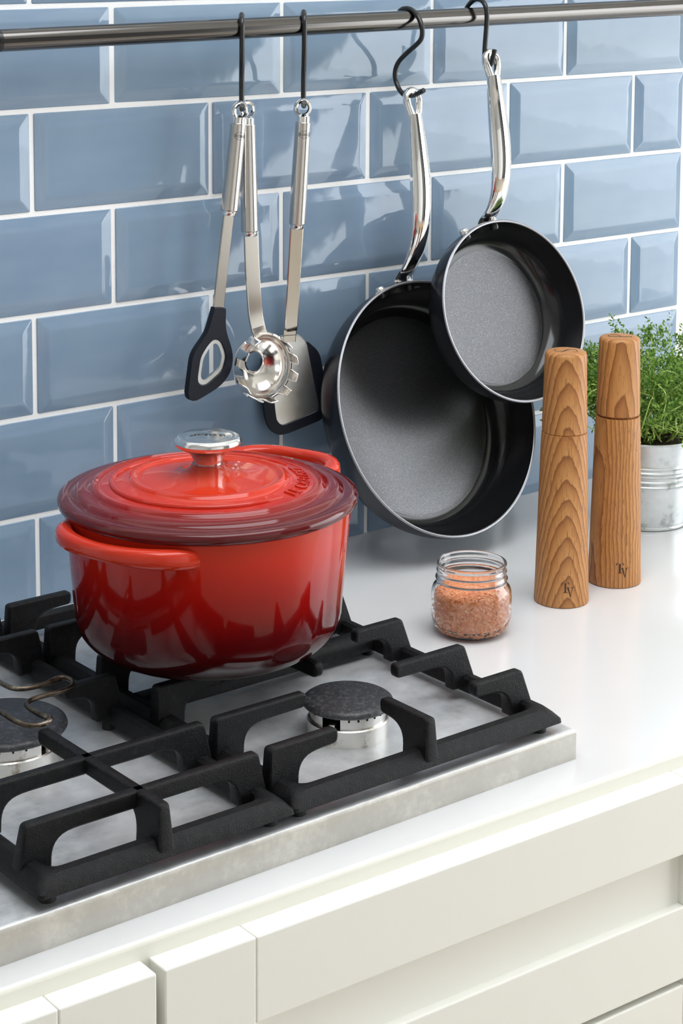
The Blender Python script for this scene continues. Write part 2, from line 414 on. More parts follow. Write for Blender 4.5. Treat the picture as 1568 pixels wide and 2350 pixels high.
for row in range(-5, 3):
    zb = Z1 - PZ + (row) * PZ            # row 0 lies between z = .3974 and .4974
    odd = (row % 2 == 0)
    edges = [(k + (.565 if odd else 0)) * PX for k in range(-4, 4 if odd else 5)]
    if odd: edges.append(PX * 4)
    for x0, x1 in zip(edges[:-1], edges[1:]):
        key = round(x1 - x0, 4)
        if key not in tm: tm[key] = tile_mesh(x1 - x0, PZ)
        o = bpy.data.objects.new('tile', tm[key]); COL.objects.link(o); o.parent = wall
        o.location = ((x0 + x1) / 2, 0, zb + PZ / 2)
        o.rotation_euler = (random.gauss(0, .0035), random.gauss(0, .0012), random.gauss(0, .0035))

# ------------------------------------------------------------------ worktop and cabinets
SL = -.0285                              # the front edge runs out of parallel with the wall
def yf(x): return -.6045 + SL * (x + .465)
bm = bmesh.new()
poly = [(-1.3, 0.0), (1.9, 0.0), (1.9, yf(1.9)), (-1.3, yf(-1.3))]
v0 = [bm.verts.new((x, y, 0)) for x, y in poly]; v1 = [bm.verts.new((x, y, -.03)) for x, y in poly]
bm.faces.new(v0); bm.faces.new(v1[::-1])
for i in range(4): bm.faces.new((v0[i], v0[(i + 1) % 4], v1[(i + 1) % 4], v1[i]))
e = [k for k in bm.edges if {k.verts[0], k.verts[1]} == {v0[2], v0[3]}]
bmesh.ops.bevel(bm, geom=e, offset=.0035, segments=4, affect='EDGES', profile=.5)
me = bpy.data.meshes.new('worktop'); bm.to_mesh(me); bm.free()
wt = link('kitchen_worktop', me, M_top, None, True, 40); me.materials.append(M_edge)
for f in me.polygons:
    if f.normal.y < -.75: f.material_index = 1
tag(wt, 'long white worktop with a rounded front edge under the hob', 'worktop')
ang = math.atan(SL)
def cab(name, x0, x1, label, fronts):
    """x along the front edge; fronts: list of (z0, z1) drawer fronts"""
    o = thing(name, (0, -.6045 + SL * .465, 0), label, 'cabinet')
    o.rotation_euler = (0, 0, ang)
    box('carcass', (x0 + .002, .004, -.86), (x1 - .002, .52, -.031), M_drawer, o)
    yo, yi = -.0205, -.012; sw, rw = .0735, .0635
    for z0, z1 in fronts:
        d = bpy.data.objects.new('drawer', None); COL.objects.link(d); d.parent = o
        a, b = x0 + .0015, x1 - .0015
        box('stile', (a, yo, z0), (a + sw, .003, z1), M_drawer, d, .0012)
        box('stile', (b - sw, yo, z0), (b, .003, z1), M_drawer, d, .0012)
        box('rail', (a + sw + .0003, yo, z1 - rw), (b - sw - .0003, .003, z1), M_drawer, d, .0012)
        box('rail', (a + sw + .0003, yo, z0), (b - sw - .0003, .003, z0 + rw), M_drawer, d, .0012)
        box('panel', (a + sw - .002, yi, z0 + rw - .002), (b - sw + .002, .0, z1 - rw + .002), M_drawer, d)
cab('drawer_cabinet', -.3565, .2215, 'wide cream drawer cabinet under the right half of the hob', [(-.186, -.0135), (-.46, -.1915), (-.84, -.466)])
cab('drawer_cabinet', -.88, -.3600, 'cream cabinet at the left beyond the narrow vertical gap', [(-.40, -.0135), (-.84, -.405)])
cab('drawer_cabinet', .2250, .80, 'cream cabinet at the far right edge below the worktop', [(-.186, -.0135), (-.84, -.1915)])

# ------------------------------------------------------------------ gas hob
HZ = .026
hob = thing('gas_hob', (-.33, -.34, 0), 'stainless steel gas hob set into the white worktop, scratched surface', 'hob')
def H(q): return (q[0] + .33, q[1] + .34, q[2])
HX1, HX0, HY0, HY1 = .0790, -.80, -.5785, -.098
bm = bmesh.new(); bmesh.ops.create_cube(bm, size=1)
for q in bm.verts: q.co = Vector(((HX0 + HX1) / 2 + q.co.x * (HX1 - HX0) + .33, (HY0 + HY1) / 2 + q.co.y * (HY1 - HY0) + .34, HZ / 2 + q.co.z * HZ))
top = [e for e in bm.edges if all(q.co.z > HZ * .6 for q in e.verts)]
bmesh.ops.bevel(bm, geom=top, offset=.0035, segments=4, affect='EDGES', profile=.5)
me = bpy.data.meshes.new('hob_top'); bm.to_mesh(me); bm.free()
ht = link('hob_top', me, M_hob, hob, True, 40); me.materials.append(M_hobfront)
for f in me.polygons:
    if f.normal.y < -.8 or f.normal.x > .8: f.material_index = 1
def burner(cx, cy_, rc, notch):
    b = bpy.data.objects.new('burner', None); COL.objects.link(b); b.parent = hob; b.location = H((cx, cy_, HZ))
    rb = rc * .92
    lathe('burner_base', [(rb - .001, 0), (rb - .001, .0135), (rb - .002, .0145), (rb - .008, .0145)], M_alu, b, 64)
    # crown with a notch for the igniter
    n = 60; rows = []; a0 = notch + 15; a1 = notch + 345
    for r, z in ((rb - .0035, .0145), (rb - .0035, .0238), (rb - .010, .0242), (rb - .010, .0145)):
        rows.append([(r * math.cos(R(a0 + (a1 - a0) * j / n)), r * math.sin(R(a0 + (a1 - a0) * j / n)), z) for j in range(n + 1)])
    rows.append(rows[0]); vs, fs = grid(rows, False)
    obj('crown', vs, fs, M_alu, b)
    bm = bmesh.new()
    for j in range(22):
        a = R(notch + 28 + j * 14.2); c_, s_ = math.cos(a), math.sin(a); rr = rb - .0034
        prism_bm(bm, [(-.0008, .0210), (.0008, .0210), (.0008, .0236), (-.0008, .0236)], ((rr * c_, rr * s_, 0), (-s_, c_, 0), (0, 0, 1), (c_, s_, 0)), -.002, .0003)
    me = bpy.data.meshes.new('flame_ports'); bm.to_mesh(me); bm.free(); link('flame_ports', me, M_black, b, False)
    lathe('crown_core', [(rb - .014, .012), (rb - .014, .025), (0.0, .025)], M_black, b, 32)
    c_, s_ = math.cos(R(notch)), math.sin(R(notch))
    lathe('igniter', [(.0032, .013), (.0032, .0175), (.0022, .0182), (0, .0183)], M_alu, b, 16, ((rb - .007) * c_, (rb - .007) * s_, 0))
    lathe('burner_cap', [(0, .0242), (rc - .006, .0242), (rc - .001, .0252), (rc, .0268), (rc - .0008, .029), (rc - .003, .0305), (rc - .006, .0310), (0, .0318)], M_cap, b, 72)
burner(-.0735, -.470, .0372, 205)
burner(-.0735, -.216, .0372, 205)
burner(-.317, -.343, .0495, -62)

# ------------------------------------------------------------------ cast iron grates
ZT = .072
def ring_frame(name, x0, x1, y0, y1, parent, o):
    prof = [(0, .0345), (.0004, .0375), (.0045, .0425), (.0085, .0462), (.0150, .0468), (.0180, .0445), (.0188, .040), (.0188, .0335), (.004, .0335)]
    rows = []
    for off, z in prof:
        rad = .004 + (.013 - .004) * off / .0188
        rows.append([Vector((x - o[0], y - o[1], z)) for x, y in rrect(x0 + off, x1 - off, y0 + off, y1 - off, rad, 5)])
    rows.append(rows[0]); vs, fs = grid(rows)
    return obj(name, vs, fs, M_iron, parent, True, 35)
def finger(o, parent, origin, d, prof, th=.0092):
    """upright web standing on the frame; d is the horizontal direction it runs in"""
    d = Vector((*d, 0)); nrm = Vector((-d.y, d.x, 0))
    bm = bmesh.new()
    base = Vector((origin[0] - o[0], origin[1] - o[1], 0)); up = Vector((0, 0, 1)); n = len(prof)
    area = sum(prof[i - 1][0] * prof[i][1] - prof[i][0] * prof[i - 1][1] for i in range(n)); sg = 1 if area > 0 else -1
    def inset(w_):
        out = []
        for i in range(n):
            p0, p1, p2 = Vector(prof[i - 1]), Vector(prof[i]), Vector(prof[(i + 1) % n])
            e0, e1 = (p1 - p0).normalized(), (p2 - p1).normalized(); m0 = Vector((-e0.y, e0.x)) * sg; m1 = Vector((-e1.y, e1.x)) * sg
            mm = (m0 + m1); mm = mm / max(mm.length, .3); out.append(p1 + mm * w_)
        return out
    rg_ = []
    for w_, h_ in ((.0018, -th / 2), (.0006, -th / 2 + .0006), (0, -th / 2 + .0018), (0, th / 2 - .0018), (.0006, th / 2 - .0006), (.0018, th / 2)):
        rg_.append([bm.verts.new(base + d * q.x + up * q.y + nrm * h_) for q in inset(w_)])
    for a_, b_ in zip(rg_[:-1], rg_[1:]):
        for i in range(n): bm.faces.new((a_[i], a_[(i + 1) % n], b_[(i + 1) % n], b_[i]))
    bm.faces.new(rg_[0][::-1]); bm.faces.new(rg_[-1])
    for q in bm.verts:                                   # the web thickens towards its foot
        k = max(0, (.058 - q.co.z)) / .022
        off = (q.co - base).dot(nrm)
        q.co += nrm * (off * .5 * k)
    me = bpy.data.meshes.new('finger'); bm.to_mesh(me); bm.free()
    return link('finger', me, M_iron, parent, True, 40)
def leg_prof(T, s0=.002, s1=.013, lw=.028):
    return roundpoly([(s0, .035), (s1, ZT), (T, ZT), (T, ZT - .0118), (lw + .012, ZT - .0128), (lw + .002, .052), (lw, .036)], [0, .004, .004, .005, .012, .008, 0], 4)
def bridge_prof(L_, s1=.009, lw=.028):
    return roundpoly([(.002, .035), (s1, ZT), (L_ - s1, ZT), (L_ - .002, .035), (L_ - lw, .036), (L_ - lw - .002, .052), (L_ - lw - .012, ZT - .0128), (lw + .012, ZT - .0128), (lw + .002, .052), (lw, .036)],
                     [0, .004, .004, 0, 0, .008, .012, .012, .008, 0], 4)
YC = -.343; YF, YB = -.577, -.109
def feet(g, o, xs, ys):
    for x in xs:
        for y in ys: lathe('foot', [(.006, HZ - .0005), (.006, .0345), (0, .0345)], M_rubber, g, 14, (x - o[0], y - o[1], 0))
# right grate
x0, x1 = -.2085, .0655; o = (-.0715, YC, 0)
g = thing('pan_support_grate', o, 'black cast iron grate carrying the red pot, right of the pair', 'grate', 'cast iron grates on the hob')
ring_frame('grate_frame', x0, x1, YF, YB, g, o)
xm = (x0 + x1) / 2
rows = []
for off, z in [(-.012, .0335), (-.0125, .040), (-.0105, .0445), (-.006, .047), (.006, .047), (.0105, .0445), (.0125, .040), (.012, .0335)]:
    rows.append([Vector((x - o[0], YC + off - o[1], z)) for x in (x0 + .016, x1 - .016)])
rows.append(rows[0]); vs, fs = grid(rows, False); obj('cross_bar', vs, fs, M_iron, g, True, 40)
for dy, T in ((-.196, .067), (-.126, .0905), (-.044, .067), (.040, .067), (.126, .0905), (.196, .067)):
    finger(o, g, (x1, YC + dy), (-1, 0), leg_prof(T if T < .08 else .0905, .002, .0145))
    finger(o, g, (x0, YC + dy), (1, 0), leg_prof(T, .001, .0025))
finger(o, g, (-.0745, YF), (0, 1), leg_prof(.0605, .001, .003, .030))
finger(o, g, (-.0745, YB), (0, -1), leg_prof(.0605, .001, .003, .030))
finger(o, g, (-.0725, YC - .088), (0, 1), roundpoly([(0, ZT), (.176, ZT), (.176, ZT - .012), (.118, ZT - .014), (.108, .044), (.068, .044), (.058, ZT - .014), (0, ZT - .012)], [.004, .004, .005, .012, .006, .006, .012, .005], 4))
feet(g, o, (x0 + .014, x1 - .014), (YF + .014, YC, YB - .014))
# left grate
x0, x1 = -.4205, -.2070; o = (-.317, YC, 0)
g2 = thing('pan_support_grate', o, 'black cast iron grate of crossing bars, empty but for a wire trivet', 'grate', 'cast iron grates on the hob')
ring_frame('grate_frame', x0, x1, YF, YB, g2, o)
for dy in (-.196, -.126, .126, .196): finger(o, g2, (x0, YC + dy), (1, 0), bridge_prof(x1 - x0))
finger(o, g2, (x1, YC), (-1, 0), leg_prof(.056, .002, .010, .028)); finger(o, g2, (x0, YC), (1, 0), leg_prof(.056, .002, .010, .028))
bars = roundpoly([(.001, .035), (.004, ZT), (.172, ZT), (.172, ZT - .0115), (.042, ZT - .0125), (.034, .052), (.032, .036)], [0, .004, .004, .005, .012, .008, 0], 4)
finger(o, g2, (-.3185, YF), (0, 1), bars); finger(o, g2, (-.3185, YB), (0, -1), bars)
feet(g2, o, (x0 + .014, x1 - .014), (YF + .014, YC, YB - .014))
# wire trivet hooked on the four inner ends of the left grate
pts = []
q4 = [(-.2740, -.3360), (-.2610, -.3335), (-.2555, -.3410), (-.2610, -.3515), (-.2760, -.3570), (-.2920, -.3575), (-.3045, -.3600), (-.3105, -.3690), (-.3105, -.3860), (-.3085, -.4000)]
zz = [.0745, .0755, .0745, .0735, .0745, .0748, .0748, .0748, .0745, .0745]
cx0, cy0 = -.3175, -.343
for k in range(4):
    a = R(-90 * k); ca, sa = math.cos(a), math.sin(a)
    for (x, y), z in zip(q4, zz):
        dx, dy = x - cx0, y - cy0
        if k % 2: dx, dy = dx, dy
        pts.append((cx0 + dx * ca - dy * sa, cy0 + dx * sa + dy * ca, z))
tv = tube('wire_trivet', catmull(pts, 4, True), .0021, M_wire, None, 8, True)
tag(tv, 'bent heat-stained wire trivet over the large left burner', 'trivet')

# ------------------------------------------------------------------ red casserole
PC = Vector((-.1180, -.3369, .0)); B0 = ZT + .0005
pot = thing('casserole_pot', (PC.x, PC.y, B0), 'round lidded red enamelled casserole darkening to maroon at its foot', 'pot')
ZR = .196 - B0; RT, RB, CR = .1205, .1095, .034
prof = [(0, 0), (RB - CR + .001, 0)]
rc = RB + (RT - RB) * CR / ZR
for j in range(1, 13):
    a = PI / 2 * j / 12; prof.append((rc - CR + CR * math.sin(a), CR - CR * math.cos(a)))
for j in range(1, 11):
    t = j / 10; z = CR + (ZR - CR) * t; prof.append((rc + (RT - rc) * t, z))
prof += [(RT - .001, ZR + .001), (RT - .004, ZR + .0012), (RT - .005, ZR - .001), (RB - .008, .030), (RB - .03, .008), (0, .006)]
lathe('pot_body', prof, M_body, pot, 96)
def loop_handle(az, r_out, ztop, half, mname='handle'):
    path = []
    r_in = .1105
    N = 28
    for j in range(N + 1):
        t = -1 + 2 * j / N
        a = R(az + half * math.copysign(abs(t) ** .92, t))
        k = (1 - abs(t) ** 3.2)
        r = r_in + (r_out - r_in) * k
        z = ztop - .008 - .004 * (1 - k) - B0
        path.append(Vector((r * math.cos(a), r * math.sin(a), z)))
    def sec(i, n):
        t = abs(-1 + 2 * i / (n - 1)); h = .0066 + .002 * t; wd = .0062 + .002 * t
        return [(h * math.copysign(abs(math.cos(u)) ** .7, math.cos(u)), wd * math.copysign(abs(math.sin(u)) ** .7, math.sin(u))) for u in [2 * PI * q / 16 for q in range(16)]]
    rows = sweep(path, sec, False, (0, 0, 1)); vs, fs = grid(rows, True, True, True)
    obj(mname, vs, fs, M_red, pot, True, 60)
loop_handle(195, .1345, .1955, 36)
loop_handle(23, .1505, .2075, 28)
# lid
LZ = .203
LO = LZ - B0
def dome(r): return .0180 - .0180 * (r / .112) ** 2 * .72
prof = [(.116, -.0065), (.1225, -.0068), (.1252, -.0045), (.12576, -.001), (.1250, .0015), (.1228, .0030), (.119, .0036), (.1158, .0034), (.1138, .0030), (.1118, .0052), (.1085, .0078)]
def ring(prof, r, h=.0027, w=.0023):
    for a, k in ((w * 1.5, 0), (w, .35), (w * .45, 1), (-w * .45, 1), (-w, .35), (-w * 1.5, 0)): prof.append((r + a, dome(r + a) + h * k))
prof += [(.104, dome(.104))]
ring(prof, .0955); prof += [(.088, dome(.088)), (.072, dome(.072))]
ring(prof, .0632); prof += [(.055, dome(.055)), (.045, dome(.045)), (.035, dome(.035)), (.026, dome(.026) + .0008), (.019, dome(.019) + .0030), (.0145, dome(.0145) + .0066), (.0135, dome(.0135) + .0082), (0, dome(0) + .0084)]
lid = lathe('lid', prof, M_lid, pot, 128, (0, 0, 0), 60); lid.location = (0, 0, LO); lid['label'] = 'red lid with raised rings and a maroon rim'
# the middle ring is broken where the lettering stands
path = []
for j in range(81):
    a = R(-2 + 286 * j / 80); path.append(Vector((.0800 * math.cos(a), .0800 * math.sin(a), dome(.080))))
tube('broken_ring', path, lambda t: .0027 * min(1, 8 * min(t, 1 - t) + .3), M_lid, lid, 10)
def on_lid(x, y, h):
    a = R(-40) + x / .0800; r = .0800 - y
    return Vector((r * math.cos(a), r * math.sin(a), dome(r) + (h + .0002)))
flat_text('lettering', 'LE CREUSET', .0155, lambda x, y, h: on_lid(x, y - .0055, h), M_lid, lid, .0010, 1)
# knob
kz = dome(0) + .0072
kn = lathe('knob', [(.0118, kz - .0005), (.0118, kz + .003), (.0150, kz + .009), (.0195, kz + .0135), (.0245, kz + .0150), (.0270, kz + .0166), (.0281, kz + .0200), (.0270, kz + .0230), (.0240, kz + .0246), (.0215, kz + .0240), (.019, kz + .0246), (.010, kz + .0258), (0, kz + .0260)], M_knob, lid, 72, (0, 0, 0), 60); kn['label'] = 'polished steel knob'
def on_knob_far(x, y, h):
    # reads from the far side: the letters run from right to left for the camera
    ex, ey = Vector((-.777, .629, 0)), Vector((-.629, -.777, 0))
    q = ex * (x * 1.0) + ey * (y + .001) ; r = q.length
    return Vector((q.x, q.y, kz + .0261 - .0013 * (r / .019) ** 2 + h))
flat_text('lettering', 'LE CREUSET', .0056, on_knob_far, M_ink, lid, .0002, 1)

# ------------------------------------------------------------------ hanging rail
def rz(x): return .5690 + .0110 * (x + .147)
RY = -.045
rl = thing('hanging_rail', (0, RY, rz(0)), 'round dark nickel rail running along the tiled wall', 'rail')
def RLc(x): return Vector((x, 0, rz(x) - rz(0)))
tube('rail_tube', [RLc(-.62), RLc(-.3), RLc(0), RLc(.4), RLc(.98)], .0105, M_rail, rl, 28)
for x in (-.148,):
    tube('joint_collar', [RLc(x - .004), RLc(x)], .01085, M_hook, rl, 28)
for x in (-.45, .90):
    tube('wall_bracket', [RLc(x), RLc(x) + Vector((0, -RY, 0))], .007, M_rail, rl, 16)

# S-hooks
HG = 'black wire hooks on the rail'
def hook_yz(x, pts, label):
    o = tube('s_hook', catmull([(x, y, z) for y, z in pts], 5), .0027, M_hook, None, 10); tag(o, label, 'hook', HG)
def hook_dir(x0, zb, label):
    d = Vector((-.56, -.83, 0)); zc = rz(x0)
    sz = [(-.0125, zc - .006), (-.0137, zc + .002), (-.0095, zc + .0105), (0, zc + .0140), (.0098, zc + .0103), (.0138, zc + .001), (.0130, zc - .018), (.0085, zc - .034), (.0020, zc - .048), (-.0012, zb + .015), (-.0010, zb + .006), (.0035, zb), (.0095, zb + .0005), (.0150, zb + .0045)]
    o = tube('s_hook', catmull([(x0 + d.x * s, RY + d.y * s, z) for s, z in sz], 5), .0027, M_hook, None, 10)
    tag(o, label, 'hook', HG)
hook_dir(.1265, .4915, 'leftmost black wire hook, holding two utensils')
hook_dir(.2050, .4905, 'black wire hook holding the single turner')
hook_yz(.3475, [(-.0275, .5690), (-.0262, .5790), (-.0320, .5852), (-.0430, .5868), (-.0540, .5835), (-.0620, .5760), (-.0668, .5650), (-.0655, .5560), (-.0578, .5490), (-.0418, .5388), (-.0288, .5291), (-.0227, .5184), (-.0243, .5066), (-.0321, .4968), (-.0410, .4930), (-.0496, .4935), (-.0600, .4962), (-.0703, .5008)], 'black wire hook in an open S above the large frying pan')
hook_yz(.4415, [(-.0290, .5760), (-.0330, .5850), (-.0400, .5915), (-.0485, .5950), (-.0580, .5935), (-.0640, .5870), (-.0660, .5760), (-.0650, .5609), (-.0632, .5404), (-.0640, .5290), (-.0690, .5232), (-.0745, .5270), (-.0790, .5411)], 'rightmost black wire hook, holding the small frying pan')

# ------------------------------------------------------------------ utensils
UG = 'steel handled utensils on the rail'
def utensil(name, ring_c, y, h0, h1, label):
    t = thing(name, (ring_c[0], y, ring_c[1]), label, 'utensil', UG)
    L0 = Vector((ring_c[0], y, ring_c[1]))
    a, b = [(Vector((q[0], y, q[1])) if len(q) == 2 else Vector(q)) - L0 for q in (h0, h1)]
    d = (b - a).normalized()
    # hanging ring
    ringpts = [Vector((.0079 * math.sin(2 * PI * k / 28), 0, .0079 * math.cos(2 * PI * k / 28))) for k in range(28)]
    rows = sweep(ringpts, lambda i, n: [(x * 1.0, z * .8) for x, z in circ(.0027, 8)], True); vs, fs = grid(rows)
    obj('hanging_ring', vs, fs, M_chrome, t)
    M = Matrix.Translation(a) @ Vector((0, 0, 1)).rotation_difference(d).to_matrix().to_4x4()
    L_ = (b - a).length
    lathe('handle_neck', [(.0035, -.005), (.0068, -.0030), (.0070, .004)], M_chrome, t, 28, mtx=M, cap0=True)
    h = lathe('handle', [(.0060, .0028), (.0078, .0034), (.0080, .0045), (.0086, L_ * .6), (.0088, L_ - .005), (.0086, L_ - .004), (.0080, L_ - .0035)], M_brushed, t, 40, mtx=M)
    lathe('handle_end', [(.0078, L_ - .004), (.0078, L_ - .0005), (.0068, L_ + .0008), (0, L_ + .001)], M_chrome, t, 28, mtx=M)
    return t, L0, M, h
def mark(h, M, nrm):
    """oval maker's mark lying on the round handle, facing nrm"""
    a = M @ Vector((0, 0, 0)); d = (M @ Vector((0, 0, 1)) - a).normalized(); up = -d
    nrm = Vector(nrm); nrm = (nrm - d * nrm.dot(d)).normalized(); rt = up.cross(nrm).normalized()
    def put(x, y, hh):
        r = .0081 + hh; f = x / r
        return a + d * (.0155 - y) + (nrm * math.cos(f) + rt * math.sin(f)) * r
    path = [put(.0066 * math.cos(2 * PI * k / 36), .0038 * math.sin(2 * PI * k / 36), .0002) for k in range(36)]
    rows = sweep(path, lambda i, n: circ(.0002, 5), True); vs, fs = grid(rows); obj('maker_mark', vs, fs, M_ink, h)
    flat_text('maker_mark', 'R\u00d6SLE', .0040, lambda x, y, hh: put(x, y - .0014, max(hh, 0) * .8 + .0001), M_ink, h, .0003, 1)
def flat_bar(t, L0, pts, wd, th, m, name='shaft'):
    path = catmull([Vector(q) - L0 for q in pts], 6)
    rows = sweep(path, lambda i, n: [(wd, -th), (wd, th), (wd * .9, th * 1.3), (-wd * .9, th * 1.3), (-wd, th), (-wd, -th), (-wd * .9, -th * 1.3), (wd * .9, -th * 1.3)], False, (1, 0, 0))
    vs, fs = grid(rows, True, True, True); return obj(name, vs, fs, m, t, True, 30)
def plate(name, poly, y, L0, th, m, t, bev=.0006, hole=None):
    poly = [(x - L0.x, z - L0.z) for x, z in poly]
    if hole is None:
        return prism(name, poly, ((0, y - L0.y, 0), (1, 0, 0), (0, 0, 1), (0, -1, 0)), -th / 2, th / 2, m, t, bev)
    hole = [(x - L0.x, z - L0.z) for x, z in hole]; n = len(poly)
    def rg(pl, yy): return [(x, y - L0.y + yy, z) for x, z in pl]
    rows = [rg(poly, th / 2 - bev), rg(poly, -th / 2 + bev)]
    mid = [((1 - .04) * a[0] + .04 * b[0], (1 - .04) * a[1] + .04 * b[1]) for a, b in zip(poly, hole)]
    mid2 = [(.04 * a[0] + .96 * b[0], .04 * a[1] + .96 * b[1]) for a, b in zip(poly, hole)]
    rows += [rg(mid, -th / 2), rg(mid2, -th / 2), rg(hole, -th / 2 + bev), rg(hole, th / 2 - bev), rg(mid2, th / 2), rg(mid, th / 2)]
    rows.append(rows[0]); vs, fs = grid(rows); return obj(name, vs, fs, m, t, True, 40)
def resample(poly, n, start):
    pts = [Vector(q) for q in poly]; c_ = sum(pts, Vector((0, 0))) / len(pts); out = []
    for k in range(n):
        a = start + 2 * PI * k / n; d = Vector((math.cos(a), math.sin(a))); best = 0
        for i in range(len(pts)):
            p0, p1 = pts[i] - c_, pts[(i + 1) % len(pts)] - c_; e = p1 - p0
            den = d.x * e.y - d.y * e.x
            if abs(den) < 1e-12: continue
            s = (p0.x * e.y - p0.y * e.x) / den; u = (p0.x * d.y - p0.y * d.x) / den
            if s > 0 and -1e-6 <= u <= 1 + 1e-6: best = max(best, s)
        out.append(c_ + d * best)
    return [(q.x, q.y) for q in out], c_
# scraper with a black kite-shaped head
Y = -.053
t, L0, M, h = utensil('silicone_scraper', (.1187, .4897), Y, (.1166, .4806), (.1045, .3858), 'utensil with black kite-shaped silicone head with a window, leftmost on the rail')
mark(h, M, (-.15, -.98, 0))
flat_bar(t, L0, [(.1045, Y, .388), (.0975, Y, .340), (.0912, Y, .292)], .0062, .0012, M_satin)
head = roundpoly([(.0822, .2942), (.0988, .2922), (.0976, .2704), (.1078, .2434), (.1050, .2248), (.0915, .2113), (.0594, .1998), (.0505, .2056), (.0576, .2496), (.0789, .2727)], [.001, .001, .01, .012, .01, .012, .006, .006, .008, .012], 4)
win_o = roundpoly([(.0853, .2617), (.0933, .2570), (.0991, .2419), (.0942, .2272), (.0733, .2148), (.0648, .2183), (.0638, .2252), (.0676, .2452), (.0762, .2561)], .005, 4)
win_i = roundpoly([(.0852, .2572), (.0900, .2543), (.0943, .2416), (.0905, .2300), (.0733, .2202), (.0691, .2222), (.0680, .2264), (.0713, .2429), (.0783, .2523)], .004, 4)
NS = 72
wo, cc = resample(win_o, NS, 0)
def ray_poly(poly, c_, n):
    out = []
    for k in range(n):
        a = 2 * PI * k / n; d = Vector((math.cos(a), math.sin(a))); best = 0
        for i in range(len(poly)):
            p0, p1 = Vector(poly[i]) - c_, Vector(poly[(i + 1) % len(poly)]) - c_; e = p1 - p0
            den = d.x * e.y - d.y * e.x
            if abs(den) < 1e-12: continue
            s = (p0.x * e.y - p0.y * e.x) / den; u = (p0.x * d.y - p0.y * d.x) / den
            if s > 0 and -1e-6 <= u <= 1 + 1e-6: best = max(best, s)
        q = c_ + d * best; out.append((q.x, q.y))
    return out
plate('silicone_head', ray_poly(head, cc, NS), Y, L0, .0075, M_silicone, t, .0012, wo)
plate('steel_window_frame', wo, Y, L0, .0045, M_blade, t, .0006, ray_poly(win_i, cc, NS))
# spaghetti server
Y = -.048
t, L0, M, h = utensil('spaghetti_server', (.1319, .4898), -.046, (.1322, -.047, .4783), (.1326, -.050, .3618), 'polished steel spaghetti server with toothed bowl and round hole')
bc = Vector((.1435, -.058, .2255)); br = .0315
flat_bar(t, L0, [(.1340, -.050, .366), (.1348, -.051, .330), (.1362, -.052, .300), (.1378, -.0525, .280), (.1395, -.055, .2650), (.1415, -.0575, .2580)], .0085, .0011, M_satin)
bowl_rows = []
nseg = 240; hole = .30
for k in range(15):
    th = hole + (PI / 2 - hole) * k / 14
    bowl_rows.append([(br * math.sin(th) * math.cos(2 * PI * j / nseg), br * .80 * math.cos(th), br * 1.12 * math.sin(th) * math.sin(2 * PI * j / nseg)) for j in range(nseg)])
off = bc - L0
def tooth(j):
    a = (j / nseg * 360) % 360
    if 68 < a < 112: return 0.
    ph = ((a - 112) % 360) / 316 * 10
    return .021 * (1 if (ph % 1) < .52 else .06)
rim = []
for s_ in (.0, .5, .92, 1.):
    rim.append([(br * math.cos(2 * PI * j / nseg) * (1 - .05 * s_), -tooth(j) * s_ - .0006, br * 1.12 * math.sin(2 * PI * j / nseg) * (1 - .05 * s_)) for j in range(nseg)])
vs, fs = grid(bowl_rows + rim); Rb = Matrix.Rotation(R(-13), 3, 'Z'); vs = [Rb @ Vector(q) + off for q in vs]
b = obj('toothed_bowl', vs, fs, M_polish, t, True, 50)
sm = b.modifiers.new('wall', 'SOLIDIFY'); sm.thickness = .0014; sm.offset = 0
# turner (turned a little towards the room)
L0 = Vector((.2004, -.050, .4881))
t, L0, M, h = utensil('turner', (.2004, .4881), -.050, (.2008, -.0501, .4773), (.1977, -.0404, .3624), 'wide steel turner with black silicone edging, beside the large pan')
mark(h, M, (-.1, -.98, 0))
t.rotation_euler = (0, 0, R(-15))
O0 = Vector((0, 0, 0)); Y = .0250
flat_bar(t, O0, [(-.0027, .0090, -.1220), (-.0029, .0173, -.1815), (-.0035, .0230, -.2314), (-.0042, .0245, -.2380), (-.0050, .0252, -.2500)], .0072, .0011, M_satin)
steel_p = roundpoly([(-.0126, -.2419), (.0053, -.2423), (.0153, -.2516), (.0291, -.3254), (.0261, -.3284), (-.0140, -.3407), (-.0200, -.3344), (-.0239, -.3020), (-.0279, -.2790), (-.0269, -.2533), (-.0215, -.2444)], .004, 3)
sil_p = roundpoly([(.0153, -.2507), (.0294, -.2632), (.0361, -.2960), (.0377, -.3296), (.0327, -.3377), (-.0155, -.3515), (-.0274, -.3441), (-.0333, -.3298), (-.0363, -.3032), (-.0372, -.2689), (-.0333, -.2540), (-.0210, -.2550), (-.0080, -.2560), (.0060, -.2560)], [.002, .008, .01, .008, .006, .012, .012, .012, .01, .01, .008, .004, .002, .002], 3)
plate('steel_blade', steel_p, Y, O0, .0016, M_blade, t, .0003)
c2 = Vector((-.0010, -.2950))
inner = ray_poly([(x * .985 + c2.x * .015, z * .985 + c2.y * .015) for x, z in steel_p], c2, 96)
outer_ = [a if (Vector(a) - c2).length > (Vector(b) - c2).length * 1.01 else tuple(c2 + (Vector(b) - c2) * 1.002) for a, b in zip(ray_poly(sil_p, c2, 96), inner)]
plate('silicone_edging', outer_, Y, O0, .0056, M_silicone, t, .0010, inner)

